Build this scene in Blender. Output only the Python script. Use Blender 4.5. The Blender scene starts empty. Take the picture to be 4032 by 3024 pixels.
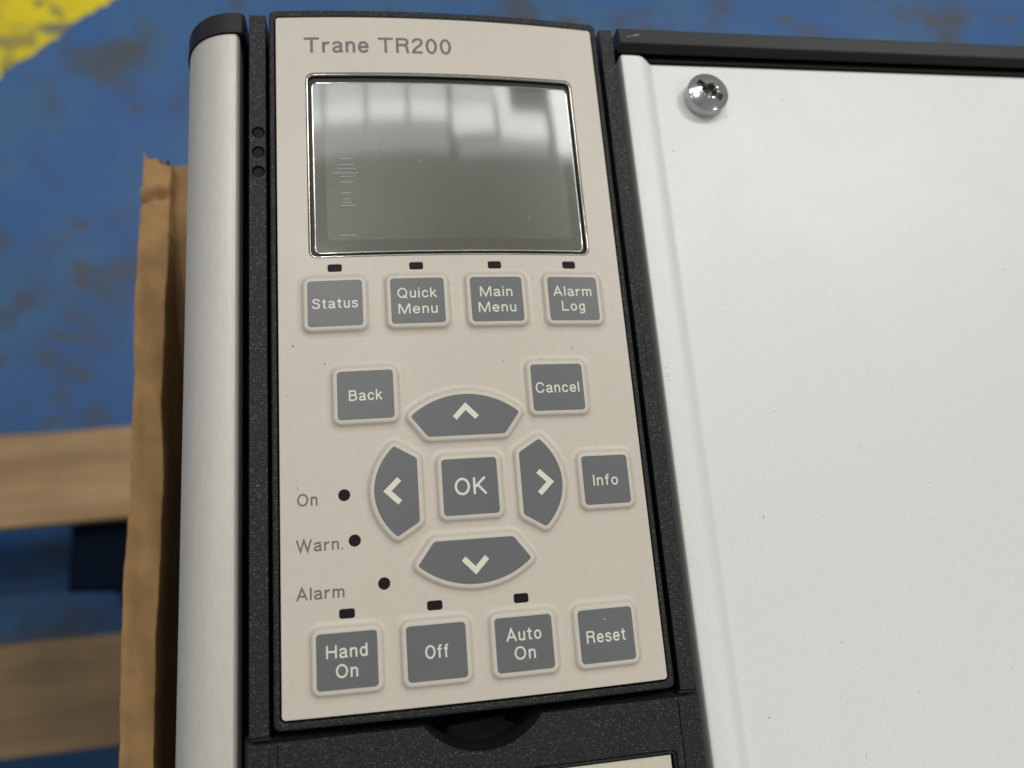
import bpy, bmesh, math, random
from mathutils import Vector, Matrix
from mathutils.geometry import tessellate_polygon

U = 0.001                       # everything below is written in millimetres; 1 Blender unit = 1 m
scene = bpy.context.scene
COL = scene.collection

# ------------------------------------------------------------------ camera
def rod(r):
    th = math.sqrt(sum(c*c for c in r)); k = Vector(r)/th
    return Matrix.Rotation(th, 3, k)
RC = rod((-0.2471, -0.1707, -0.0601))
TC = Vector((-8.2345, 2.9701, 134.3253))
FPX = 3068.1
c0 = -(RC.transposed() @ TC)
CAM = Vector((c0.x, -c0.y, -c0.z))
cam = bpy.data.cameras.new('camera'); camo = bpy.data.objects.new('camera', cam); COL.objects.link(camo)
right = RC.transposed() @ Vector((1, 0, 0)); down = RC.transposed() @ Vector((0, 1, 0)); fwd = RC.transposed() @ Vector((0, 0, 1))
fl = lambda v: Vector((v.x, -v.y, -v.z))
X, Y, Z = fl(right), -fl(down), -fl(fwd)
M = Matrix((X, Y, Z)).transposed().to_4x4(); M.translation = CAM*U
camo.matrix_world = M
cam.sensor_width = 36; cam.lens = FPX/4032*36
cam.clip_start = 0.005; cam.clip_end = 100
cam.dof.use_dof = True; cam.dof.focus_distance = 0.134; cam.dof.aperture_fstop = 13.5; cam.dof.aperture_blades = 0
scene.camera = camo
scene.render.resolution_x = 1024; scene.render.resolution_y = 768

# ------------------------------------------------------------------ world and lamps
w = bpy.data.worlds.new('World'); scene.world = w; w.use_nodes = True
bg = w.node_tree.nodes['Background']; bg.inputs[0].default_value = (1.0, 0.985, 0.955, 1); bg.inputs[1].default_value = 0.25
scene.view_settings.view_transform = 'Standard'; scene.view_settings.look = 'None'
scene.view_settings.exposure = 0.45; scene.view_settings.gamma = 1
scene.cycles.max_bounces = 8
scene.cycles.use_light_tree = True
scene.cycles.sample_clamp_indirect = 4

HC = 6.0                        # ceiling height above the device
def lamp(name, x0, x1, y0, y1, L, color=(1, 1, 1), z=HC, rot=0):
    """rectangular skylight pane / lamp in the ceiling; extents as slopes seen from the device, L = radiance"""
    d = bpy.data.lights.new(name, 'AREA'); d.shape = 'RECTANGLE'
    d.size = (x1-x0)*z; d.size_y = (y1-y0)*z; d.color = color
    d.energy = L*math.pi*d.size*d.size_y
    o = bpy.data.objects.new(name, d); COL.objects.link(o)
    o.location = ((x0+x1)/2*z, (y0+y1)/2*z, z); o.rotation_euler.z = math.radians(rot)
    return o
SKYC = (0.985, 1.0, 0.97)
xe = [-0.75, -0.53, -0.31, -0.20, -0.09, 0.02, 0.13]
for a, b in zip(xe[:-1], xe[1:]):
    lamp('skylight_pane', a+.004, b-.004, .655, .690, 9, SKYC)
    lamp('skylight_pane', a+.004, b-.004, .692, .80, 5.5, SKYC)
lamp('skylight_pane', .136, .256, .640, .692, 9, SKYC, rot=6)
lamp('skylight_pane', .136, .256, .696, .80, 5.5, SKYC, rot=6)
lamp('skylight_pane', .262, .302, .640, .80, 9, SKYC, rot=6)
lamp('skylight_pane', .302, .412, .646, .694, 9, SKYC, rot=6)
lamp('skylight_pane', .430, .62, .640, .80, 11, SKYC, rot=6)
lamp('skylight_pane', .63, .85, .66, .80, 12, SKYC, rot=6)
lamp('skylight_pane', -.34, .125, .603, .652, 2.4, SKYC)
lamp('skylight_pane', .148, .41, .612, .638, 2.4, SKYC, rot=6)
lamp('high_bay_lamp', -.95, -.88, .22, .29, 75, (1.0, .97, .92))
lamp('high_bay_lamp', .735, .775, .535, .575, 500, (1.0, .96, .88))
lamp('high_bay_lamp', -.23, -.18, .365, .415, 190, (1.0, .97, .92))
lamp('high_bay_lamp', .75, .85, -.45, -.35, 60, (1.0, .97, .92))

# ------------------------------------------------------------------ materials
def mat(name, color, rough=.5, metal=0., spec=.5, coat=0., coat_rough=.05, var=0., var_scale=200., bump=0., bump_scale=3000.,
        speck=0., speck_scale=300., speck_color=(.05, .045, .04, 1), glint=0., aniso=0., streak=None, rough_var=0.):
    m = bpy.data.materials.new(name); m.use_nodes = True
    nt = m.node_tree; N = nt.nodes; Lk = nt.links
    p = N['Principled BSDF']
    p.inputs['Roughness'].default_value = rough; p.inputs['Metallic'].default_value = metal
    p.inputs['Specular IOR Level'].default_value = spec
    p.inputs['Coat Weight'].default_value = coat; p.inputs['Coat Roughness'].default_value = coat_rough
    tc = N.new('ShaderNodeTexCoord'); geo = N.new('ShaderNodeNewGeometry')
    src = geo.outputs['Position']
    if streak:
        mp = N.new('ShaderNodeMapping'); mp.inputs['Scale'].default_value = streak; Lk.new(src, mp.inputs[0]); ssrc = mp.outputs[0]
    else: ssrc = src
    col = None
    rgb = N.new('ShaderNodeRGB'); rgb.outputs[0].default_value = (*color, 1); col = rgb.outputs[0]
    if var:
        n = N.new('ShaderNodeTexNoise'); n.inputs['Scale'].default_value = var_scale; n.inputs['Detail'].default_value = 4
        Lk.new(ssrc, n.inputs['Vector'])
        mr = N.new('ShaderNodeMapRange'); mr.inputs[1].default_value = .25; mr.inputs[2].default_value = .75
        mr.inputs[3].default_value = 1-var; mr.inputs[4].default_value = 1+var
        Lk.new(n.outputs[0], mr.inputs[0])
        mx = N.new('ShaderNodeVectorMath'); mx.operation = 'SCALE'; Lk.new(col, mx.inputs[0]); Lk.new(mr.outputs[0], mx.inputs['Scale'])
        col = mx.outputs[0]
    if speck:
        v = N.new('ShaderNodeTexVoronoi'); v.inputs['Scale'].default_value = speck_scale; Lk.new(src, v.inputs['Vector'])
        # a cell carries a speck only when its random colour is high; size differs per cell
        sep = N.new('ShaderNodeSeparateColor'); Lk.new(v.outputs['Color'], sep.inputs[0])
        mr = N.new('ShaderNodeMapRange'); mr.inputs[1].default_value = 1-speck; mr.inputs[2].default_value = 1.0
        mr.inputs[3].default_value = 0.0; mr.inputs[4].default_value = .11; Lk.new(sep.outputs[0], mr.inputs[0])
        lt = N.new('ShaderNodeMath'); lt.operation = 'LESS_THAN'; Lk.new(v.outputs['Distance'], lt.inputs[0]); Lk.new(mr.outputs[0], lt.inputs[1])
        mx = N.new('ShaderNodeMix'); mx.data_type = 'RGBA'; Lk.new(lt.outputs[0], mx.inputs['Factor']); Lk.new(col, mx.inputs['A'])
        mx.inputs['B'].default_value = speck_color; col = mx.outputs['Result']
    Lk.new(col, p.inputs['Base Color'])
    if rough_var:               # broad, faint handling marks
        n = N.new('ShaderNodeTexNoise'); n.inputs['Scale'].default_value = 22; n.inputs['Detail'].default_value = 5; n.inputs['Distortion'].default_value = 1.2; Lk.new(src, n.inputs['Vector'])
        mr = N.new('ShaderNodeMapRange'); mr.inputs[1].default_value = .3; mr.inputs[2].default_value = .7; mr.inputs[3].default_value = rough-rough_var; mr.inputs[4].default_value = rough+rough_var
        Lk.new(n.outputs[0], mr.inputs[0]); Lk.new(mr.outputs[0], p.inputs['Roughness'])
    if bump:
        n = N.new('ShaderNodeTexNoise'); n.inputs['Scale'].default_value = bump_scale; n.inputs['Detail'].default_value = 3
        Lk.new(ssrc, n.inputs['Vector'])
        b = N.new('ShaderNodeBump'); b.inputs['Strength'].default_value = bump; b.inputs['Distance'].default_value = 0.0001
        Lk.new(n.outputs[0], b.inputs['Height']); Lk.new(b.outputs[0], p.inputs['Normal'])
        if glint:
            v = N.new('ShaderNodeTexVoronoi'); v.inputs['Scale'].default_value = glint; Lk.new(src, v.inputs['Vector'])
            sep = N.new('ShaderNodeSeparateColor'); Lk.new(v.outputs['Color'], sep.inputs[0])
            mr = N.new('ShaderNodeMapRange'); mr.inputs[1].default_value = .80; mr.inputs[2].default_value = 1; mr.inputs[3].default_value = rough; mr.inputs[4].default_value = .12
            Lk.new(sep.outputs[0], mr.inputs[0]); Lk.new(mr.outputs[0], p.inputs['Roughness'])
            mr2 = N.new('ShaderNodeMapRange'); mr2.inputs[1].default_value = .86; mr2.inputs[2].default_value = 1; mr2.inputs[3].default_value = spec; mr2.inputs[4].default_value = 1.0
            Lk.new(sep.outputs[1], mr2.inputs[0]); Lk.new(mr2.outputs[0], p.inputs['Specular IOR Level'])
    return m

BEIGE = mat('beige_membrane', (.515, .475, .408), .42, rough_var=.06, var=.03, var_scale=900, bump=.12, bump_scale=6000, speck=.05, speck_scale=420)
GREYP = mat('grey_key_print', (.108, .116, .120), .40, rough_var=.07, var=.03, var_scale=1500, bump=.15, bump_scale=7000, speck=.012, speck_scale=600, speck_color=(.5, .5, .48, 1))
WPRINT = mat('cream_print', (.64, .62, .54), .45, var=.02)
GPRINT = mat('grey_print', (.118, .108, .112), .5, var=.03)
BLACK = mat('textured_black_plastic', (.0082, .0088, .0100), .50, spec=.27, bump=1.3, bump_scale=4200, glint=5200, var=.25, var_scale=2500)
BLACK2 = mat('smooth_black_plastic', (.0105, .0115, .0115), .46, spec=.27, bump=.35, bump_scale=2500, var=.2, var_scale=800)
PIT = mat('black_recess', (.003, .003, .003), .9, spec=.03)
PIT2 = mat('deep_black_plastic', (.006, .0075, .008), .6, spec=.12)
LEDM = mat('dark_indicator_lens', (.007, .0065, .008), .5, spec=.15)
ALU = mat('satin_aluminium', (.50, .49, .455), .48, metal=.22, rough_var=.04, bump=.22, bump_scale=4200, var=.06, var_scale=3200, streak=(1, .12, 1), speck=.012, speck_scale=130)
SILVER = mat('silver_painted_metal', (.655, .652, .642), .50, metal=.12, rough_var=.045, bump=.34, bump_scale=3800, var=.055, var_scale=3000, speck=.02, speck_scale=170, speck_color=(.12, .11, .10, 1))
ZINC = mat('zinc_plated_steel', (.47, .49, .50), .15, metal=1., bump=.10, bump_scale=1500, var=.18, var_scale=700)
ZINCD = mat('zinc_recess', (.20, .21, .16), .22, metal=1., bump=.2, bump_scale=1500)
RIM = mat('glossy_clear_rim', (.48, .47, .43), .12, metal=.9, bump=.12, bump_scale=1200)
GROOVE = mat('black_groove', (.004, .004, .004), .35, spec=.2)
LABEL = mat('pale_paper_label', (.52, .50, .40), .55, var=.05, var_scale=1200, bump=.2, bump_scale=3000)
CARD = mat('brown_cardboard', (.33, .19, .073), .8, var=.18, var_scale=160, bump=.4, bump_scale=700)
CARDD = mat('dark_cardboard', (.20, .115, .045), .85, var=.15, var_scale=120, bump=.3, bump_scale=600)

CARDM = mat('mid_brown_cardboard', (.27, .16, .066), .85, var=.15, var_scale=150, bump=.4, bump_scale=600)  # somewhat darker brown than the side wall
def lcd_material(name, color, rough, spec, bump):
    """dull olive display behind a clear, faintly wiped front (the coat)"""
    m = mat(name, color, rough, coat=1.0, coat_rough=.06, var=.10, var_scale=4200, spec=spec)
    nt = m.node_tree; N = nt.nodes; Lk = nt.links; p = N['Principled BSDF']
    g = N.new('ShaderNodeNewGeometry')
    n = N.new('ShaderNodeTexNoise'); n.inputs['Scale'].default_value = 7500; n.inputs['Detail'].default_value = 2
    Lk.new(g.outputs[0], n.inputs['Vector'])
    b = N.new('ShaderNodeBump'); b.inputs['Strength'].default_value = bump; b.inputs['Distance'].default_value = .00006
    Lk.new(n.outputs[0], b.inputs['Height']); Lk.new(b.outputs[0], p.inputs['Normal'])
    mp = N.new('ShaderNodeMapping'); mp.inputs['Scale'].default_value = (35, 2600, 35); mp.inputs['Rotation'].default_value = (0, 0, .03)
    Lk.new(g.outputs[0], mp.inputs[0])
    n2 = N.new('ShaderNodeTexNoise'); n2.inputs['Scale'].default_value = 1.0; n2.inputs['Detail'].default_value = 4; Lk.new(mp.outputs[0], n2.inputs['Vector'])
    nm = N.new('ShaderNodeTexNoise'); nm.inputs['Scale'].default_value = 45; Lk.new(g.outputs[0], nm.inputs['Vector'])
    mr = N.new('ShaderNodeMapRange'); mr.inputs[1].default_value = .45; mr.inputs[2].default_value = .65; mr.inputs[3].default_value = .15; mr.inputs[4].default_value = 1.0; Lk.new(nm.outputs[0], mr.inputs[0])
    b2 = N.new('ShaderNodeBump'); b2.inputs['Distance'].default_value = .0000022
    Lk.new(mr.outputs[0], b2.inputs['Strength'])
    Lk.new(n2.outputs[0], b2.inputs['Height']); Lk.new(b2.outputs[0], p.inputs['Coat Normal'])
    return m
LCD = lcd_material('lcd_glass', (.052, .055, .036), .36, .35, .3)
FILM = lcd_material('frosted_film', (.051, .054, .036), .20, .40, .55)

# ------------------------------------------------------------------ mesh helpers
WORLDPOS = {}
def obj(name, bm, mats, parent=None, origin=(0, 0, 0), smooth=35, label=None):
    for f in bm.faces: f.smooth = True
    lim = math.radians(smooth)
    for e in bm.edges:
        if len(e.link_faces) == 2 and e.calc_face_angle(0) > lim: e.smooth = False
    me = bpy.data.meshes.new(name)
    o = Vector(origin)
    for v in bm.verts: v.co = (v.co-o)*U
    bm.to_mesh(me); bm.free()
    for m in (mats if isinstance(mats, (list, tuple)) else [mats]): me.materials.append(m)
    ob = bpy.data.objects.new(name, me); COL.objects.link(ob)
    pw = Vector((0, 0, 0))
    if parent: ob.parent = parent; pw = WORLDPOS[parent.name]
    ob.location = (o-pw)*U; WORLDPOS[ob.name] = o
    if label: ob['label'] = label
    return ob
def thing(name, label, cat, loc, group=None):
    o = bpy.data.objects.new(name, None); COL.objects.link(o); o.location = Vector(loc)*U; o.empty_display_size = .01
    o['label'] = label; o['category'] = cat
    if group: o['group'] = group
    WORLDPOS[o.name] = Vector(loc); return o

SAG = 1.5077
def bend(bm, step=2.0):
    """lay a flat shape on the gently arched front of the keypad"""
    xs = [v.co.x for v in bm.verts]; x = math.floor(min(xs)/step)*step+step
    while x < max(xs)-.01:
        bmesh.ops.bisect_plane(bm, geom=bm.verts[:]+bm.edges[:]+bm.faces[:], plane_co=(x, 0, 0), plane_no=(1, 0, 0), dist=1e-5)
        x += step
    for v in bm.verts: v.co.z -= SAG*(v.co.x/31)**2
    return bm
def rrect(x0, x1, y0, y1, r, n=6):
    pts = []
    for cx, cy, a in ((x1-r, y0+r, -90), (x1-r, y1-r, 0), (x0+r, y1-r, 90), (x0+r, y0+r, 180)):
        for i in range(n+1):
            t = math.radians(a+90*i/n); pts.append((cx+r*math.cos(t), cy+r*math.sin(t)))
    return pts
def circle(cx, cy, r, n=32): return [(cx+r*math.cos(2*math.pi*i/n), cy+r*math.sin(2*math.pi*i/n)) for i in range(n)]
def offset(pts, d):
    """move a closed CCW outline inwards by d (negative: outwards)"""
    out = []; n = len(pts)
    for i in range(n):
        p0, p1, p2 = Vector(pts[i-1]), Vector(pts[i]), Vector(pts[(i+1) % n])
        a = (p1-p0).normalized(); b = (p2-p1).normalized()
        na = Vector((-a.y, a.x)); nb = Vector((-b.y, b.x)); m = na+nb
        if m.length < 1e-6: m = na
        m.normalize(); k = max(.35, m.dot(na)); q = p1+m*(d/k); out.append((q.x, q.y))
    return out
def ccw(p):
    return p if sum(p[i-1][0]*p[i][1]-p[i][0]*p[i-1][1] for i in range(len(p))) > 0 else p[::-1]
def slab(outer, holes=(), prof=((0, 0), (0, -1)), floor=False, capmat=0, sidemat=0, bm=None, cap=True):
    """solid plate: prof = (inset, z) rings from the filled top face down; holes get the same edge"""
    bm = bm or bmesh.new()
    loops = [ccw(list(outer))]+[ccw(list(h))[::-1] for h in holes]
    rings = []
    for lp in loops:
        rr = []
        for ins, z in prof:
            rr.append([bm.verts.new((x, y, z)) for x, y in offset(lp, ins)])
        rings.append(rr)
        for a, b in zip(rr[:-1], rr[1:]):
            n = len(a)
            for i in range(n):
                f = bm.faces.new((a[i], b[i], b[(i+1) % n], a[(i+1) % n])); f.material_index = sidemat
    def fill(k, up):
        vs = [v for rr in rings for v in rr[k]]
        tris = tessellate_polygon([[Vector((v.co.x, v.co.y, 0)) for v in rr[k]] for rr in rings])
        for t in tris:
            a, b, c = [vs[i] for i in t]
            try: f = bm.faces.new((a, b, c))
            except ValueError: continue
            f.normal_update()
            if (f.normal.z > 0) != up: f.normal_flip()
            f.material_index = capmat if up else sidemat
    if cap:
        fill(0, True)
        for rr in rings:
            vs = rr[0]
            for i in range(len(vs)):
                e = bm.edges.get((vs[i-1], vs[i]))
                if e: e.smooth = False
    if floor: fill(-1, False)
    return bm
def tidy(bm, angle=25):
    bmesh.ops.dissolve_limit(bm, angle_limit=math.radians(.5), verts=bm.verts[:], edges=bm.edges[:]); return bm
def rnd(z, r, depth, n=3):
    """rounded upper edge profile"""
    return [(r*(1-math.sin(math.pi/2*i/n)), z-r*(1-math.cos(math.pi/2*i/n))) for i in range(n+1)]+[(0, z-depth)]
def box(bm, x0, x1, y0, y1, z0, z1):
    return slab([(x0, y0), (x1, y0), (x1, y1), (x0, y1)], prof=((0, z1), (0, z0)), floor=True, bm=bm)
def extrude_y(prof, y0, y1, bm=None, seg=1, wob=None, caps=True):
    """sweep an (x, z) outline along y"""
    bm = bm or bmesh.new(); rows = []
    for k in range(seg+1):
        y = y0+(y1-y0)*k/seg
        rows.append([bm.verts.new((x, y, z) if not wob else wob(x, y, z)) for x, z in prof])
    for a, b in zip(rows[:-1], rows[1:]):
        n = len(a)
        for i in range(n): bm.faces.new((a[i], a[(i+1) % n], b[(i+1) % n], b[i]))
    if caps: bm.faces.new(rows[0][::-1]); bm.faces.new(rows[-1])
    bmesh.ops.recalc_face_normals(bm, faces=bm.faces[:])
    return bm
def extrude_x(prof, x0, x1, seg=1):
    bm = bmesh.new(); rows = []
    for k in range(seg+1):
        x = x0+(x1-x0)*k/seg; rows.append([bm.verts.new((x, y, z)) for y, z in prof])
    for a, b in zip(rows[:-1], rows[1:]):
        n = len(a)
        for i in range(n): bm.faces.new((a[i], a[(i+1) % n], b[(i+1) % n], b[i]))
    bm.faces.new(rows[0][::-1]); bm.faces.new(rows[-1])
    bmesh.ops.recalc_face_normals(bm, faces=bm.faces[:])
    return bm

# ------------------------------------------------------------------ lettering: own stroke alphabet (cap height 1)
def ell(cx, cy, rx, ry, n=28): return [(cx+rx*math.cos(2*math.pi*i/n), cy+ry*math.sin(2*math.pi*i/n)) for i in range(n)]
G = {
 'T': (.76, ["M0 .935L.76 .935", "M.38 .935L.38 0"]),
 'r': (.36, ["M.065 .72L.065 0", "M.065 .38C.075 .57 .19 .675 .36 .655"]),
 'a': (.51, ["M.045 .53C.06 .63 .14 .675 .24 .675C.36 .675 .42 .62 .42 .50L.42 .15C.42 .07 .45 .05 .52 .06", "M.42 .43C.36 .37 .055 .42 .055 .20C.055 .10 .12 .05 .21 .05C.33 .05 .42 .13 .42 .27"]),
 'n': (.475, ["M.065 .73L.065 0", "M.065 .42C.065 .57 .15 .67 .26 .67C.36 .67 .41 .61 .41 .48L.41 0"]),
 'e': (.52, ["M.065 .37L.465 .37C.465 .56 .38 .675 .265 .675C.13 .675 .06 .55 .06 .365C.06 .17 .14 .055 .275 .055C.37 .055 .43 .10 .46 .20"]),
 'R': (.66, ["M.065 1L.065 0", "M.065 .935L.36 .935C.50 .935 .58 .86 .58 .735C.58 .61 .50 .535 .36 .535L.065 .535", "M.38 .535C.50 .50 .53 .44 .545 .34C.56 .20 .56 .10 .61 0"]),
 '2': (.56, ["M.07 .70C.07 .86 .16 .945 .29 .945C.42 .945 .50 .87 .50 .75C.50 .62 .42 .55 .30 .44C.17 .32 .08 .22 .065 .065L.53 .065"]),
 '0': (.58, ["E.29 .5 .225 .445"]),
 'S': (.6, ["M.54 .72C.52 .88 .42 .945 .31 .945C.17 .945 .09 .87 .09 .755C.09 .50 .55 .60 .55 .28C.55 .13 .45 .05 .31 .05C.16 .05 .06 .13 .055 .30"]),
 't': (.34, ["M.16 .93L.16 .17C.16 .09 .20 .055 .33 .065", "M0 .675L.33 .675"]),
 'u': (.475, ["M.065 .73L.065 .25C.065 .12 .11 .055 .21 .055C.32 .055 .41 .14 .41 .30", "M.41 .73L.41 0"]),
 's': (.46, ["M.41 .54C.39 .64 .32 .68 .23 .68C.13 .68 .07 .62 .07 .53C.07 .34 .42 .43 .42 .21C.42 .11 .34 .05 .23 .05C.12 .05 .05 .11 .045 .22"]),
 'Q': (.78, ["E.38 .5 .315 .45", "M.42 .24L.74 -.02"]),
 'i': (.13, ["M.065 .73L.065 0", "M.065 1L.065 .87"]),
 'c': (.48, ["M.44 .49C.42 .61 .35 .675 .26 .675C.13 .675 .06 .56 .06 .365C.06 .17 .13 .055 .26 .055C.36 .055 .42 .11 .445 .24"]),
 'k': (.48, ["M.065 1L.065 0", "M.43 .73L.09 .33", "M.19 .45L.46 0"]),
 'M': (.86, ["M.065 0L.065 1", "M.795 0L.795 1", "M.09 1L.43 .05L.77 1"]),
 'm': (.77, ["M.065 .73L.065 0", "M.065 .42C.065 .58 .14 .67 .24 .67C.34 .67 .385 .61 .385 .48L.385 0", "M.385 .42C.385 .58 .46 .67 .56 .67C.66 .67 .705 .61 .705 .48L.705 0"]),
 'A': (.70, ["M.03 0L.35 .95L.67 0", "M.14 .32L.56 .32"]),
 'l': (.13, ["M.065 1L.065 0"]), 'I': (.13, ["M.065 1L.065 0"]),
 'L': (.54, ["M.065 1L.065 .065L.53 .065"]),
 'o': (.52, ["E.26 .365 .2 .31"]),
 'g': (.49, ["M.42 .73L.42 0C.42 -.15 .35 -.22 .23 -.22C.14 -.22 .08 -.18 .06 -.09", "E.24 .375 .18 .295"]),
 'B': (.64, ["M.065 0L.065 1", "M.065 .935L.33 .935C.46 .935 .53 .87 .53 .745C.53 .62 .46 .55 .33 .55L.065 .55", "M.33 .55C.49 .55 .57 .45 .57 .31C.57 .15 .49 .065 .33 .065L.065 .065"]),
 'C': (.70, ["M.64 .68C.61 .85 .51 .945 .37 .945C.18 .945 .07 .77 .07 .5C.07 .23 .18 .05 .37 .05C.52 .05 .62 .15 .65 .34"]),
 'O': (.76, ["E.38 .5 .315 .45"]),
 'K': (.66, ["M.065 1L.065 0", "M.60 1L.08 .41", "M.22 .57L.63 0"]),
 'f': (.34, ["M.33 .945C.20 .955 .155 .91 .155 .80L.155 0", "M0 .675L.31 .675"]),
 'W': (1.0, ["M.03 1L.27 .05L.50 .95L.73 .05L.97 1"]),
 'H': (.68, ["M.065 0L.065 1", "M.615 0L.615 1", "M.065 .52L.615 .52"]),
 'd': (.5, ["M.435 1L.435 0", "E.25 .365 .19 .31"]),
 '.': (.13, ["M.065 .13L.065 0"]),
}
import re
def parse(path):
    tok = re.findall(r'[MLCE]|-?\d*\.?\d+', path); i = 0; pts = []; closed = False
    while i < len(tok):
        c = tok[i]; i += 1
        if c == 'E':
            cx, cy, rx, ry = map(float, tok[i:i+4]); i += 4; pts = ell(cx, cy, rx, ry); closed = True
        elif c in 'ML': pts.append((float(tok[i]), float(tok[i+1]))); i += 2
        else:
            p0 = pts[-1]
            while i < len(tok) and tok[i] not in 'MLCE':
                a = list(map(float, tok[i:i+6])); i += 6
                for k in range(1, 9):
                    t = k/8; s = 1-t
                    pts.append((s**3*p0[0]+3*s*s*t*a[0]+3*s*t*t*a[2]+t**3*a[4], s**3*p0[1]+3*s*s*t*a[1]+3*s*t*t*a[3]+t**3*a[5]))
                p0 = pts[-1]
    return pts, closed
def ribbon(bm, pts, closed, wid, z):
    L, R = [], []; n = len(pts)
    for i in range(n):
        p = Vector(pts[i])
        if closed: a = p-Vector(pts[i-1]); b = Vector(pts[(i+1) % n])-p
        else:
            a = p-Vector(pts[i-1]) if i else None; b = Vector(pts[i+1])-p if i < n-1 else None
            a = a or b; b = b or a
        a = a.normalized(); b = b.normalized(); na = Vector((-a.y, a.x)); nb = Vector((-b.y, b.x)); m = (na+nb).normalized()
        k = max(.3, m.dot(na)); o = m*(wid/2/k)
        L.append(bm.verts.new((p.x+o.x, p.y+o.y, z))); R.append(bm.verts.new((p.x-o.x, p.y-o.y, z)))
    for i in range(n if closed else n-1):
        j = (i+1) % n; bm.faces.new((L[i], R[i], R[j], L[j]))
def text_bm(body, x0, x1, y, cap, z, wid=.13, bm=None):
    adv = 0; place = []; gap = .145
    for ch in body:
        if ch == ' ': adv += .34; continue
        place.append((ch, adv)); adv += G[ch][0]+gap
    adv -= gap; sx = (x1-x0)/adv; bm = bm or bmesh.new(); q = 0
    for ch, ax in place:
        for s in G[ch][1]:
            pts, cl = parse(s); q += 1
            ribbon(bm, [(x0+(px+ax)*sx, y+py*cap) for px, py in pts], cl, wid*cap, z+.004*(q % 5))
    return bm

# ================================================================== SETTING: floor
ZB, ZF = -520., -650.            # top of the pallet boards, floor
def floor_material():
    m = bpy.data.materials.new('worn_blue_floor_paint'); m.use_nodes = True
    nt = m.node_tree; N = nt.nodes; Lk = nt.links; p = N['Principled BSDF']
    g = N.new('ShaderNodeNewGeometry')
    def noise(sc, det, off=(0, 0, 0), stretch=(1, 1, 1)):
        mp = N.new('ShaderNodeMapping'); mp.inputs['Location'].default_value = off; mp.inputs['Scale'].default_value = stretch
        Lk.new(g.outputs['Position'], mp.inputs[0])
        n = N.new('ShaderNodeTexNoise'); n.inputs['Scale'].default_value = sc; n.inputs['Detail'].default_value = det; Lk.new(mp.outputs[0], n.inputs['Vector']); return n.outputs[0]
    def ramp(v, a, b):
        r = N.new('ShaderNodeMapRange'); r.interpolation_type = 'SMOOTHSTEP'; r.inputs[1].default_value = a; r.inputs[2].default_value = b; Lk.new(v, r.inputs[0]); return r.outputs[0]
    def mix(f, a, b):
        x = N.new('ShaderNodeMix'); x.data_type = 'RGBA'; Lk.new(f, x.inputs['Factor'])
        for s, v in (('A', a), ('B', b)):
            if isinstance(v, tuple): x.inputs[s].default_value = (*v, 1)
            else: Lk.new(v, x.inputs[s])
        return x.outputs['Result']
    blue = mix(ramp(noise(9, 5, (3, 1, 0)), .35, .68), (.014, .076, .235), (.026, .092, .205))
    blue = mix(ramp(noise(22, 4, (8, 2, 0)), .52, .75), blue, (.034, .056, .110))
    blue = mix(ramp(noise(7, 5, (1.3, 5.2, 0), (1, 1.3, 1)), .55, .68), blue, (.040, .055, .080))
    blue = mix(ramp(noise(17, 6, (4.1, 7.7, 0), (1, 1.7, 1)), .60, .70), blue, (.052, .050, .048))
    Lk.new(blue, p.inputs['Base Color']); p.inputs['Roughness'].default_value = .45; p.inputs['Specular IOR Level'].default_value = .25
    return m
bm = bmesh.new()
slab([(-6000, -6000), (6000, -6000), (6000, 6000), (-6000, 6000)], prof=((0, ZF), (0, ZF-50)), bm=bm)
o = obj('floor', bm, floor_material()); o['kind'] = 'structure'
# painted yellow line, ragged edge
def yellow_material():
    m = bpy.data.materials.new('worn_yellow_line_paint'); m.use_nodes = True
    nt = m.node_tree; N = nt.nodes; Lk = nt.links; p = N['Principled BSDF']; g = N.new('ShaderNodeNewGeometry')
    def mixn(sc, loc, a, b, ca, cb, rot=0, st=(1, 1, 1)):
        mp = N.new('ShaderNodeMapping'); mp.vector_type = 'POINT'; mp.inputs['Location'].default_value = loc; mp.inputs['Rotation'].default_value = (0, 0, rot); mp.inputs['Scale'].default_value = st
        Lk.new(g.outputs[0], mp.inputs[0]); n = N.new('ShaderNodeTexNoise'); n.inputs['Scale'].default_value = sc; n.inputs['Detail'].default_value = 5; Lk.new(mp.outputs[0], n.inputs['Vector'])
        r = N.new('ShaderNodeMapRange'); r.interpolation_type = 'SMOOTHSTEP'; r.inputs[1].default_value = a; r.inputs[2].default_value = b; Lk.new(n.outputs[0], r.inputs[0])
        x = N.new('ShaderNodeMix'); x.data_type = 'RGBA'; Lk.new(r.outputs[0], x.inputs['Factor'])
        for s, v in (('A', ca), ('B', cb)):
            if isinstance(v, tuple): x.inputs[s].default_value = (*v, 1)
            else: Lk.new(v, x.inputs[s])
        return x.outputs['Result']
    c = mixn(14, (2, 3, 0), .35, .7, (.60, .49, .010), (.50, .40, .014))
    c = mixn(16, (.7, 1.1, 0), .58, .66, c, (.16, .16, .09), rot=-.75, st=(.45, 2.2, 1))
    c = mixn(30, (5, 1.1, 0), .56, .66, c, (.27, .23, .05))
    Lk.new(c, p.inputs['Base Color']); p.inputs['Roughness'].default_value = .5; p.inputs['Specular IOR Level'].default_value = .15
    return m
random.seed(4)
A = Vector((-384.9, 515.6)); B = Vector((-281.2, 614.9)); dr = (B-A).normalized(); nn = Vector((-dr.y, dr.x))
edge = []
for k in range(-60, 90):
    q = A+dr*(k*8); r = random.gauss(0, 1.6)+1.5*math.sin(k*.9)*math.sin(k*.23+1)
    edge.append(q+nn*r)
far = [q+nn*130 for q in edge]
bm = slab([tuple(q) for q in edge]+[tuple(q) for q in far[::-1]], prof=((0, ZF+.6), (0, ZF-1)))
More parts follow.
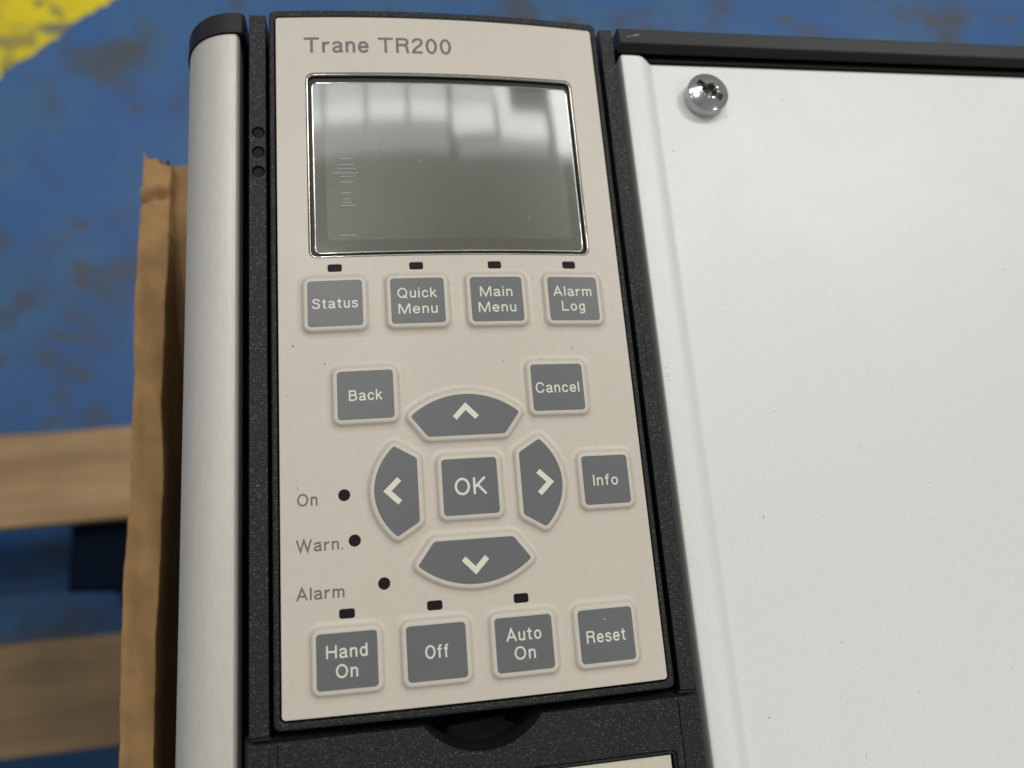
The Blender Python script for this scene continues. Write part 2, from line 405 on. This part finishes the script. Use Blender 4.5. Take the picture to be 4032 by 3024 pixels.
o = obj('yellow_line', bm, yellow_material()); o['kind'] = 'structure'

# ================================================================== pallet
def wood_material(name, c1, c2):
    m = bpy.data.materials.new(name); m.use_nodes = True
    nt = m.node_tree; N = nt.nodes; Lk = nt.links; p = N['Principled BSDF']; g = N.new('ShaderNodeNewGeometry')
    mp = N.new('ShaderNodeMapping'); mp.inputs['Scale'].default_value = (5, 75, 75); mp.inputs['Rotation'].default_value = (0, 0, -.03); Lk.new(g.outputs[0], mp.inputs[0])
    n = N.new('ShaderNodeTexNoise'); n.inputs['Scale'].default_value = 1; n.inputs['Detail'].default_value = 5; n.inputs['Distortion'].default_value = .6; Lk.new(mp.outputs[0], n.inputs['Vector'])
    r = N.new('ShaderNodeValToRGB'); e = r.color_ramp.elements; e[0].position = .3; e[0].color = (*c1, 1); e[1].position = .7; e[1].color = (*c2, 1); Lk.new(n.outputs[0], r.inputs[0])
    n2 = N.new('ShaderNodeTexNoise'); n2.inputs['Scale'].default_value = 14; Lk.new(g.outputs[0], n2.inputs['Vector'])
    r2 = N.new('ShaderNodeMapRange'); r2.inputs[1].default_value = .3; r2.inputs[2].default_value = .7; r2.inputs[3].default_value = .72; r2.inputs[4].default_value = 1.15; Lk.new(n2.outputs[0], r2.inputs[0])
    s = N.new('ShaderNodeVectorMath'); s.operation = 'SCALE'; Lk.new(r.outputs[0], s.inputs[0]); Lk.new(r2.outputs[0], s.inputs['Scale'])
    Lk.new(s.outputs[0], p.inputs['Base Color']); p.inputs['Roughness'].default_value = .75
    b = N.new('ShaderNodeBump'); b.inputs['Strength'].default_value = .5; b.inputs['Distance'].default_value = .001; Lk.new(n.outputs[0], b.inputs['Height']); Lk.new(b.outputs[0], p.inputs['Normal'])
    return m
WOODA = wood_material('pale_pine', (.215, .132, .064), (.35, .225, .112))
WOODB = wood_material('greyed_pine', (.100, .064, .028), (.165, .110, .050))
pal = thing('wooden_pallet', 'wooden pallet of spaced boards lying on the blue floor under the machine', 'pallet', (0, 0, ZF))
tilt = .026
def board(name, y0, y1, z0, z1, m, x0=-560, x1=620, label=None, along='x', sx=0):
    bm = bmesh.new()
    if along == 'x':
        f = lambda x, y: (x, y+(x+250)*tilt)
        ys = []; n = 24
        lo = [f(x0+(x1-x0)*i/n, y0+random.uniform(-.7, .7)) for i in range(n+1)]
        hi = [f(x0+(x1-x0)*i/n, y1+random.uniform(-.7, .7)) for i in range(n+1)]
        slab(lo+hi[::-1], prof=[(1.5, z1), (.4, z1-.5), (0, z1-1.6), (0, z0)], floor=True, bm=bm)
    else: slab([(x0, y0), (x1, y0), (x1, y1), (x0, y1)], prof=[(1, z1), (0, z1-1), (0, z0)], floor=True, bm=bm)
    return obj(name, bm, m, pal, origin=((x0+x1)/2, (y0+y1)/2, z0), label=label)
board('board', 36.4, 108.9, ZB-18, ZB, WOODA)
board('board', -126.8, -48.8, ZB-18, ZB, WOODB)
board('board', -290, -212, ZB-18, ZB, WOODA)
for x in (-236, 150, 520):
    for y0, y1 in ((42, 92), (-120, -60), (-288, -215)):
        board('block', y0, y1, ZF, ZB-18.2, WOODB, x0=x, x1=x+95, along='y')

board('block', -15, 100, ZF, ZB-18.4, mat('shade_block', (.003, .006, .014), .9, spec=.03), x0=-253, x1=-160, along='y', label='near-black block added as painted shade below the upper board')  # added block, coloured near-black to stand for the deep shade between the boards

# ================================================================== cardboard
cb = thing('cardboard_box', 'brown corrugated cardboard standing along the left side of the machine', 'cardboard box', (-68, 0, ZB))
def wavy(f1, a1, p1, side):
    return lambda y: a1*math.sin(y*f1+p1)+a1*.35*math.sin(y*f1*2.7+p1*3)
wl = wavy(.085, .28, 1.0, 0); wr = wavy(.09, .38, 2.4, 1)
prof = [(-71.6, -61.2), (-71.3, -60.2), (-70.6, -60.0), (-69.8, -59.9), (-69.0, -60.0), (-68.0, -60.1), (-67.0, -60.0), (-66.0, -60.2), (-65.2, -60.3), (-64.5, -60.5), (-64.2, -61.3), (-64.0, -66), (-64.3, -120), (-64.5, ZB), (-71.8, ZB), (-71.6, -120)]
def wob(x, y, z):
    t = (x+71.8)/7.8; k = 1 if z > -100 else .3
    ytop = 0
    if y > 75: ytop = (y-75)/4.5*(1.9-1.0*(x+71.8)/3.5+.9*math.sin(x*2.1)+.4*math.sin(x*5)) if z > -100 else 0
    zz = z+(.35*math.sin(y*.17+x*.7)+.22*math.sin(y*.47)+.15*math.sin(y*1.3+x)-1.1*math.exp(-((y-69.5-.3*x-20)/1.0)**2)+.9*math.exp(-((y-72.5-.3*x-20)/1.2)**2)) if z > -100 else z
    xs = .35*max(0, (y-64)/16)
    return (x+(wl(y)*(1-t)+wr(y)*t)*k+xs*t*1.3+.012*(y)*(.5-t)*.5, y+ytop, zz)
o = obj('side_wall', extrude_y(prof, -150, 79.5, seg=230, wob=wob), CARD, cb, origin=(-68, 0, ZB))
prof = [(-64.5, -192), (-60, -190.5), (-50.5, -191.5), (-50.5, -196), (-64.5, -196)]
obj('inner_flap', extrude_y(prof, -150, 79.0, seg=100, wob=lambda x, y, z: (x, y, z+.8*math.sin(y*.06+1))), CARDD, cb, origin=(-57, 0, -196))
prof = [(-64.2, -63.5), (-62, -64.2), (-58, -64.6), (-50.3, -64.0), (-50.3, -67), (-64.2, -67)]
obj('folded_flap', extrude_y(prof, 14, 80.6, seg=60, wob=lambda x, y, z: (x, y+(1.0*math.sin(x*.8+1)+.12*(x+60) if y > 79 else 0), z-.0105*(80-y)**2*.45+.4*math.sin(y*.4)+.3*math.sin(x*1.3+y*.2))), CARDM, cb, origin=(-57, 40, -66))
bm = bmesh.new(); box(bm, -63, 300, -170, 72, ZB, -330)
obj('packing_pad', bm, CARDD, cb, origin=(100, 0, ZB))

# ================================================================== drive unit
dv = thing('drive_unit', 'large silver and black motor drive lying on its back, keypad clipped into its front', 'machine', (90, 0, -330))
bm = bmesh.new(); box(bm, -47.0, 290, -165, 72.5, -330, -24)
obj('housing', bm, BLACK2, dv, origin=(90, 0, -330))
# base plate behind the keypad and the rails: the dark floor of every gap
bm = bmesh.new(); box(bm, -40, 40.5, -150, 76.5, -23.9, -9)
obj('front_frame', bm, PIT, dv, origin=(0, 0, -23.9))
# left aluminium strip
zt = -3.5
def strip_prof(grow=0.):
    pts = []
    x1 = -38.05+grow*.2; W_, H_ = 11.0+grow, 14.5+grow
    pts += [(x1, zt-9), (x1, zt-1.0), (x1-.12, zt-.55+grow), (x1-.32, zt-.22+grow), (x1-.58, zt-.03+grow)]
    for i in range(1, 25):
        t = math.pi/2*i/24
        pts.append((x1-.6-W_*.965*math.sin(t)**1.0, zt-.0+grow-H_*(1-math.cos(t)**.8)))
    pts += [(x1-.6-W_*.965, -24), (x1-3, -24), (x1-3, zt-9)]
    return pts
bm = extrude_y(strip_prof(), -150, 74.45)
obj('side_strip', bm, ALU, dv, origin=(-43, 0, zt), smooth=38, label='satin aluminium strip with rounded outer edge')
bm = extrude_y([(x+(1.0 if x > -38.6 else 0), z) for x, z in strip_prof(.45)], 74.6, 79.1)
for v in bm.verts:
    if v.co.y > 79:
        v.co.y -= 1.1*max(0, (zt+.45-v.co.z)/20); v.co.z -= .35
obj('end_cap', bm, BLACK2, dv, origin=(-43, 77, zt))
# rails either side of the keypad
def rail(x0, x1, y0, y1, z, holes=()):
    bm = slab([(x0, y0), (x1, y0), (x1, y1), (x0, y1)], holes=holes, prof=rnd(z, .14, 7.2))
    return bm
hl = [circle(-34.33, y, 1.08, 40) for y in (52.82, 48.81, 44.85)]
obj('rail', rail(-35.95, -32.95, -50.6, 77.9, -2.3, hl), BLACK, dv, origin=(-34.4, 14, -9), label='left rail with three round plugs')
for y in (52.82, 48.81, 44.85):
    bm = slab(circle(-34.36, y-.03, .98, 40), prof=rnd(-2.62, .12, 2))
    obj('plug', bm, PIT2, dv, origin=(-34.33, y, -3))
obj('rail', rail(33.25, 36.0, -50.6, 77.9, -2.3), BLACK, dv, origin=(34.6, 14, -9), label='right rail with a thin tab seam')
bm = bmesh.new()
hp = [(33.3, 22.2), (33.8, 22.2), (34.2, 22.0), (34.55, 21.5), (34.7, 20.8), (34.66, 16.4), (34.68, 11), (34.7, 7), (34.65, 5.8), (34.5, 5.0), (34.26, 4.46)]
ribbon(bm, hp, False, .10, -2.296)
obj('tab_seam', bm, PIT, dv, origin=(34.5, 13, -2.3))
for x0, x1 in ((-35.75, -32.8), (33.1, 35.8)):
    bm = slab([(x0, -51.15), (x1, -51.15), (x1, -50.75), (x0, -50.75)], prof=rnd(-2.75, .15, 5))
    obj('rail_end', bm, BLACK2, dv, origin=((x0+x1)/2, -51, -8))
# lower cover with thumb notch
cx, cy, R_ = -.1, -44.05, 12.1
arc = []
a0 = math.asin((9.5)/R_)
for i in range(29):
    t = -a0+2*a0*i/28
    arc.append((cx+R_*math.sin(t), cy-R_*math.cos(t)))
outl = [(-36.1, -150), (36.1, -150), (36.1, -51.5)]+arc[::-1]+[(-36.1, -51.5)]
wind = rrect(-27, 31.3, -140, -59.55, .9)
bm = slab(outl, holes=[wind], prof=[(0.12, -2.2), (0.0, -2.3), (-.02, -2.5), (-.35, -3.3), (-.75, -4.4), (-.8, -8.9)])
obj('lower_cover', bm, BLACK, dv, origin=(0, -80, -9), label='black cover below the keypad with a half-round thumb notch')
for x, wd in ((-33.0, .12), (-31.75, .16), (32.55, .2)):
    bm = bmesh.new(); ribbon(bm, [(x, -52.0), (x, -150)], False, wd, -2.195)
    obj('seam', bm, PIT, dv, origin=(x, -100, -2.2))
bm = bmesh.new(); slab([(-7.6, -62), (9, -62), (9, -54.2), (6.6, -53.9), (5.3, -53.2), (4.4, -52.9), (3.6, -51.9), (-5.6, -52.8), (-5.7, -54.3), (-7.6, -54.3)], prof=rnd(-7.4, .3, 1.4), bm=bm)
obj('latch', bm, PIT2, dv, origin=(0, -57, -9))
bm = slab(offset(wind, .10), holes=[offset(wind, .55)], prof=rnd(-2.35, .15, 4)); obj('label_frame', bm, BLACK, dv, origin=(2, -100, -6))
bm = slab(offset(wind, .70), holes=[], prof=rnd(-2.9, .1, 4)); obj('label_recess', bm, BLACK, dv, origin=(2, -100, -6))
bm = slab([(-25, -138), (30.35, -138), (30.35, -60.3), (-25, -60.3)], prof=[(0, -2.78), (0, -2.9)], floor=True)
obj('paper_label', bm, LABEL, dv, origin=(2, -100, -3), label='pale beige label at the bottom')
# black top trim of the cover
tz = -3.2
prof = [(76.5, -24), (76.5, -5.6), (74.75, -5.15), (74.70, -4.95), (75.75, tz-.12), (75.95, tz), (78.9, tz), (79.2, tz-.15), (79.9, tz-1.1), (80.0, tz-1.7), (80.0, -24)]
bm = extrude_x(prof, 37.95, 292, seg=40)
obj('top_trim', bm, BLACK2, dv, origin=(160, 77, -24), smooth=20)
SHINY = mat('shiny_black_plastic', (.012, .012, .012), .2, bump=.15, bump_scale=900)
bm = extrude_x([(72.8, -23), (72.8, -8.6), (73.9, -8.4), (73.7, -6.1), (73.85, -5.9), (74.05, -5.95), (74.2, -6.25), (74.8, -6.3), (74.9, -6.5), (74.9, -23)], 43.5, 292)
obj('trim_shelf', bm, SHINY, dv, origin=(160, 74, -23), smooth=30)
bm = slab([(38.2, 60), (292, 60), (292, 78), (38.2, 78)], prof=[(0, -9.6), (0, -22)])
obj('trim_well', bm, PIT, dv, origin=(160, 77, -23))
# silver cover
bm = bmesh.new()
pr = [(37.75, -9.5), (37.75, -4.3), (37.80, -3.95), (37.93, -3.68), (38.15, -3.53), (38.5, -3.5), (40.5, -3.52), (41.6, -3.6), (42.5, -3.78), (43.3, -4.08), (43.9, -4.38), (44.35, -4.60), (44.8, -4.74), (45.3, -4.79), (46.5, -4.8), (290, -4.8), (290, -9.5)]
def cwob(x, y, z): return (x, y, z)
bm = extrude_y(pr, -150, 73.0, seg=2)
for v in bm.verts:
    if v.co.y > 70 and v.co.x > 42.4: v.co.y = 73.0-1.45*min(1, max(0, (v.co.x-42.4)/2.2))
obj('front_cover', bm, SILVER, dv, origin=(160, -30, -9), smooth=30, label='large silver painted front cover')
# narrow folded bright lip along the cover's top edge
bm = extrude_x([(71.50, -4.803), (71.75, -4.86), (72.0, -5.05), (72.15, -5.35), (72.2, -5.8), (72.2, -8.8), (71.5, -8.8)], 44.8, 290, seg=2)
obj('cover_lip', bm, SILVER, dv, origin=(160, 72.5, -9))
# screw
sx, sy, sz = 55.35, 64.0, -4.8
bm = bmesh.new()
def lathe(bm, pr, cx, cy, n=64, cap=True):
    rows = [[bm.verts.new((cx+r*math.cos(2*math.pi*i/n), cy+r*math.sin(2*math.pi*i/n), z)) for i in range(n)] for r, z in pr]
    for a, b in zip(rows[:-1], rows[1:]):
        for i in range(n): bm.faces.new((a[i], b[i], b[(i+1) % n], a[(i+1) % n]))
    return rows
hx, hy = sx-.0, sy+.0
def star(n=96, k=1.):
    pts = []
    for i in range(n):
        t = 2*math.pi*i/n
        r = 1.62+.26*math.cos(6*t)
        d = t-math.radians(-38)
        s_, c_ = abs(math.sin(d)), abs(math.cos(d))
        rs = min(3.05/max(c_, 1e-6), .66/max(s_, 1e-6))
        r = max(r, rs) if s_ < .42 else r
        pts.append((hx+r*k*math.cos(t), hy+r*k*math.sin(t)))
    return pts
H = 2.55
bm = bmesh.new(); st = star(144); nn_ = len(st); rows = []
def ring_pts(f, z):
    out = []
    for i, (px, py) in enumerate(st):
        t = 2*math.pi*i/nn_; a = math.hypot(px-hx, py-hy); r = a+(4.42-a)*f
        rr_ = min(r, 4.42); out.append(bm.verts.new((hx+r*math.cos(t), hy+r*math.sin(t), (sz+H+1.0-.060*rr_*rr_ if z is None else z))))
    return out
for f, z in ((0, sz+1.2), (0, sz+H+.80), (.03, None), (.15, None), (.3, None), (.45, None), (.6, None), (.75, None), (.88, None), (.96, None)): rows.append(ring_pts(f, z))
for rr2, zz2 in ((4.40, sz+H-.26), (4.45, sz+H-.42), (4.44, sz+H-.6)):
    rows.append([bm.verts.new((hx+rr2*math.cos(2*math.pi*i/nn_), hy+rr2*math.sin(2*math.pi*i/nn_), zz2)) for i in range(nn_)])
for a, b in zip(rows[:-1], rows[1:]):
    for i in range(nn_): bm.faces.new((a[i], b[i], b[(i+1) % nn_], a[(i+1) % nn_]))
bmesh.ops.recalc_face_normals(bm, faces=bm.faces[:])
obj('screw', bm, ZINC, dv, origin=(sx, sy, sz), smooth=40, label='shiny zinc screw with a combined slot and star recess')
scr = bpy.data.objects['screw']
bm = bmesh.new(); lathe(bm, [(4.40, sz+H-.20), (4.46, sz+H-.5), (4.40, sz+H-.7), (4.22, sz+H-.8), (4.25, sz+H-.95), (4.42, sz+.6), (4.46, sz+.1), (4.4, sz-.1)], hx, hy)
obj('collar', bm, ZINC, scr, origin=(sx, sy, sz), smooth=30)
bm = bmesh.new(); rows = lathe(bm, [(.02, sz+1.0), (.7, sz+1.05), (1.3, sz+1.2), (3.2, sz+1.5)], hx, hy)
obj('recess', bm, ZINCD, scr, origin=(sx, sy, sz), smooth=30)

random.seed(21)
bm = bmesh.new()
def fleck(bm, x, y, z, L, wd):
    a = random.uniform(0, 6.28); b = a+random.uniform(-1.2, 1.2)
    ribbon(bm, [(x, y), (x+L*.5*math.cos(a), y+L*.5*math.sin(a)), (x+L*.5*math.cos(a)+L*.5*math.cos(b), y+L*.5*math.sin(a)+L*.5*math.sin(b))], False, wd, z)
for q in range(24): fleck(bm, random.uniform(47, 150), random.uniform(-70, 70), -4.79, random.uniform(.15, .8), random.uniform(.05, .14))
DUST = mat('grey_dust', (.30, .29, .26), .8)
obj('dust', bm, DUST, dv, origin=(90, 0, -4.8))['kind'] = 'stuff'
bm = bmesh.new()
for y in (5.6, 4.4, 3.9, 3.1): ribbon(bm, [(38.5, y), (39.1+random.uniform(0, .4), y+.05)], False, .13, -3.50)
for x, y, L in ((39.5, 77.2, .6), (40.4, 77.5, 1.6), (41.3, 77.7, 1.1)): ribbon(bm, [(x, y), (x+L*.5, y+.18), (x+L, y+.12)], False, .10, tz+.012)
obj('scuffs', bm, mat('pale_scuff', (.42, .42, .42), .6), dv, origin=(40, 40, -3.5))['kind'] = 'stuff'

# ================================================================== keypad
kp = thing('keypad', 'beige operator keypad with grey keys and a small blank display, clipped between black rails', 'keypad', (0, 14, -9))
PT, PB = 76.85, -48.48
outer = rrect(-32.3, 32.3, -50.0, 78.65, 1.1)
inner = rrect(-31.25, 31.25, PB-.28, PT+.25, .85)
bm = slab(outer, holes=[inner], prof=rnd(-.22, .34, 7.5)); bend(bm)
obj('bezel', bm, BLACK, kp, origin=(0, 14, -9))
bm = slab(offset(outer, .6), prof=[(0, -1.0), (0, -7.3)]); bend(bm)
obj('back_shell', bm, PIT, kp, origin=(0, 14, -9))
led = []
for x, y in ((-21.22, 25.2), (-6.97, 25.2), (7.2, 25.2), (21.25, 25.25)): led.append(('r', x, y, 1.22, .70))
for x, y in ((-20.8, -33.5), (-6.95, -33.4), (7.18, -33.45)): led.append(('r', x, y, 1.22, .73))
for x, y in ((-20.71, -14.79), (-19.24, -22.24), (-14.82, -29.36)): led.append(('c', x, y, .96, .96))
def ledout(l, g=0.):
    k, x, y, a, b = l
    return rrect(x-a-g, x+a+g, y-b-g, y+b+g, .38) if k == 'r' else circle(x, y, a+g, 36)
win = rrect(-25.65, 25.65, 27.2, 64.65, 1.5)
bm = slab(rrect(-31, 31, PB, PT, .6), holes=[win]+[ledout(l) for l in led], prof=[(.10, 0), (.03, -.03), (0, -.10), (0, -.30)])
bend(bm, 1.0)
panel = obj('face_panel', bm, BEIGE, kp, origin=(0, 14, -.5), smooth=28)
for l in led:
    bm = slab(ledout(l, .3), prof=[(0, -.27), (0, -.9)]); bend(bm)
    obj('indicator_light', bm, LEDM, kp, origin=(l[1], l[2], -1))
# display: rim, groove, clear front, frosted film
def ring(o_, prof_pts, z0=0):
    """closed frame swept round a rounded outline; prof_pts = (inset, z)"""
    b = bmesh.new(); rr = [[b.verts.new((x, y, z)) for x, y in offset(o_, i)] for i, z in prof_pts]
    for p, q in zip(rr[:-1], rr[1:]):
        n = len(p)
        for i in range(n): b.faces.new((p[i], p[(i+1) % n], q[(i+1) % n], q[i]))
    bmesh.ops.recalc_face_normals(b, faces=b.faces[:])
    return b
wn = ccw(rrect(-25.6, 25.6, 27.25, 64.6, 1.45, 8))
b = ring(wn, [(.0, -.55), (.03, -.28), (.10, -.17), (.20, -.13), (.30, -.17), (.38, -.30), (.42, -.6)])
bend(b, 2.5); rim = obj('display_rim', b, RIM, kp, origin=(0, 46, -1), smooth=60)
b = ring(wn, [(.40, -.80), (2.2, -.85)]); bend(b, 2.5)
obj('groove', b, GROOVE, kp, origin=(0, 46, -1), smooth=60)
wi = ccw(rrect(-24.65, 24.65, 28.1, 62.9, 1.1, 8))
b = ring(wi, [(-.02, -.9), (.0, -.52), (.06, -.42), (.16, -.38), (.26, -.44), (.34, -.50)])
bend(b, 2.5); obj('inner_rim', b, RIM, kp, origin=(0, 46, -1), smooth=60)
scr_out = offset(wi, .28)
bm = slab(scr_out, prof=[(0, -.44), (0, -.9)]); bend(bm, 1.0)
disp = obj('display', bm, LCD, kp, origin=(0, 46, -1), smooth=30)
fx = ccw(rrect(-22.35, 22.6, 30.6, 61.7, 1.3, 8))
bm = slab(fx, prof=[(0, -.432), (0.0, -.5)]); bend(bm, 1.0)
obj('frosted_film', bm, FILM, disp, origin=(0, 46, -1), smooth=30)
# faint scratches on the clear front
random.seed(7)
bm = bmesh.new()
for y, L in ((46.8, 2.2), (45.6, 3.0), (44.8, 3.2), (43.9, 4.4), (43.2, 2.6), (42.1, 2.4), (39.9, 1.6), (38.7, 1.2), (38.0, 1.6), (37.4, 2.8), (31.6, 2.8)):
    x = -18.6+random.uniform(-.15, .15); ribbon(bm, [(x-L/2, y+.03), (x, y+.05), (x+L/2, y)], False, .05, -.422)
for q in range(7):
    x = random.uniform(-22, 23); y = random.uniform(29.5, 60); a = random.uniform(0, 6.28); L = random.uniform(.15, .5)
    ribbon(bm, [(x, y), (x+L*.5*math.cos(a), y+L*.5*math.sin(a)), (x+L*math.cos(a+.4), y+L*math.sin(a+.4))], False, .04, -.422)
bend(bm); SCR = mat('scratch', (.62, .62, .60), .4)
obj('scratches', bm, SCR, disp, origin=(0, 46, -1))['kind'] = 'stuff'

KH = .85
KPROF = [(0, KH), (-.40, KH-.005), (-.54, KH-.045), (-.66, KH-.13), (-.76, KH-.25), (-.86, KH-.39), (-.96, KH-.52), (-1.08, KH-.63), (-1.22, KH-.71), (-1.38, KH-.765), (-1.54, KH-.80), (-1.70, KH-.825), (-1.82, KH-.84), (-1.94, KH-.852)]
def make_key(out, cx, cy, name='key'):
    bm = bmesh.new()
    slab(out, prof=KPROF, bm=bm, capmat=1, sidemat=0)
    bend(bm, 1.0)
    return obj(name, bm, [BEIGE, GREYP], kp, origin=(cx, cy, 0), smooth=50)
def letters(key, lines, m=None):
    bm = bmesh.new()
    for body, x0, x1, y, cap in lines: text_bm(body, x0, x1, y, cap, KH+.02, .14, bm)
    for v in bm.verts: v.co.z -= SAG*(v.co.x/31)**2
    obj('lettering', bm, WPRINT, key, origin=WORLDPOS[key.name])
KW, KHh = 9.41/2, 8.41/2
def sqkey(cx, cy, lines, w_=KW, h_=KHh):
    k = make_key(ccw(rrect(cx-w_, cx+w_, cy-h_, cy+h_, .62, 6)), cx, cy); letters(k, lines); return k
y1 = 18.32; yb = -40.45
sqkey(-21.27, y1, [('Status', -25.19, -17.39, 17.42, 1.80)])
sqkey(-7.04, y1, [('Quick', -10.58, -3.72, 18.84, 1.84), ('Menu', -10.51, -3.66, 15.92, 1.84)])
sqkey(7.04, y1, [('Main', 4.0, 9.93, 18.82, 1.86), ('Menu', 3.57, 10.4, 15.9, 1.84)])
sqkey(21.27, y1, [('Alarm', 17.55, 24.84, 18.83, 1.86), ('Log', 18.9, 23.28, 15.98, 1.86)])
sqkey(-16.66, 1.77, [('Back', -19.44, -13.93, .79, 1.84)])
sqkey(16.66, 1.77, [('Cancel', 12.6, 20.59, .82, 1.86)])
sqkey(0, -14.75, [('OK', -2.68, 2.7, -16.13, 2.8)], 9.33/2, 9.40/2)
sqkey(23.74, -14.93, [('Info', 21.33, 25.88, -15.9, 1.88)], 8.35/2, KHh)
sqkey(-20.93, yb, [('Hand', -24.12, -17.76, -40.0, 1.95), ('On', -22.7, -19.31, -42.92, 1.98)])
sqkey(-7.04, yb, [('Off', -8.9, -5.24, -41.36, 2.0)])
sqkey(7.04, yb, [('Auto', 4.14, 9.88, -39.95, 1.95), ('On', 5.24, 8.72, -42.83, 1.98)])
sqkey(20.93, yb, [('Reset', 17.4, 24.15, -41.48, 1.91)])
# arrow keys
def arrow_outline():
    # upward key centred on OK: circular top through (-9.3,·),(0,·),(9.3,·)
    oy = -14.75
    tip = (9.35, 12.35); apex = 15.85; base = (6.55, 8.65)
    a = apex-tip[1]; Rr = (tip[0]**2+a*a)/(2*a); c = apex-Rr
    ang = math.asin(tip[0]/Rr); pts = []
    for i in range(21):
        t = ang-2*ang*i/20; pts.append((Rr*math.sin(t), c+Rr*math.cos(t)))
    pts += [(-base[0], base[1]), (base[0], base[1])]
    # round the four corners
    out = []; n = len(pts)
    for i in range(n):
        p0, p, p2 = Vector(pts[i-1]), Vector(pts[i]), Vector(pts[(i+1) % n])
        if i in (0, 20, 21, 22):
            r = .45; a_ = p+(p0-p).normalized()*r; b_ = p+(p2-p).normalized()*r
            for k in range(5):
                t = k/4; q = a_*(1-t)**2+p*2*t*(1-t)+b_*t*t; out.append((q.x, q.y))
        else: out.append(tuple(p))
    return ccw(out)
AO = arrow_outline()
for k in range(4):
    t = math.pi/2*k; c_, s_ = math.cos(t), math.sin(t)
    rot = lambda x, y: (x*c_-y*s_, -14.75+(x*s_+y*c_))
    sc = (1.0, 1.0) if k % 2 == 0 else (.80, 1.0)
    fit = lambda x, y: (x*sc[0], y)
    pts = [rot(*fit(x, y)) for x, y in AO]
    cxy = rot(0, 12)
    key = make_key(pts, cxy[0], cxy[1], 'arrow_key')
    bm = bmesh.new()
    ch = [(-1.92, 11.70), (.03, 13.70), (1.92, 11.70)]
    ribbon(bm, [rot(x, y) for x, y in ch], False, .92, KH+.02)
    for v in bm.verts: v.co.z -= SAG*(v.co.x/31)**2
    obj('arrow_mark', bm, WPRINT, key, origin=WORLDPOS[key.name])
random.seed(5)
bm = bmesh.new()
for q in range(20):
    x, y = random.uniform(-30, 30), random.uniform(-47, 26)
    fleck(bm, x, y, .02, random.uniform(.1, .5), random.uniform(.05, .1))
fleck(bm, 20.2, 9.0, .02, .5, .08); fleck(bm, -2.6, -5.2, .02, .3, .07)
bend(bm); obj('dust', bm, mat('dark_dust', (.10, .085, .065), .8), kp, origin=(0, 0, 0))['kind'] = 'stuff'
bm = bmesh.new(); fleck(bm, 20.2, -37.9, KH-.69+.02, .6, .10); fleck(bm, 20.6, -37.9, KH-.69+.02, .4, .08)
obj('lint', bm, mat('white_lint', (.7, .7, .7), .7), kp, origin=(20, -38, 0))
# printing on the panel itself
for body, x0, x1, y, cap, wd in (('Trane TR200', -25.8, 2.06, 69.0, 3.32, .155), ('On', -28.27, -24.98, -16.12, 1.98, .142), ('Warn.', -28.49, -21.08, -23.44, 1.92, .142), ('Alarm', -28.56, -21.09, -30.96, 1.95, .142)):
    bm = text_bm(body, x0, x1, y, cap, .02, wd)
    bend(bm)
    obj('lettering', bm, GPRINT, panel, origin=((x0+x1)/2, y, 0))
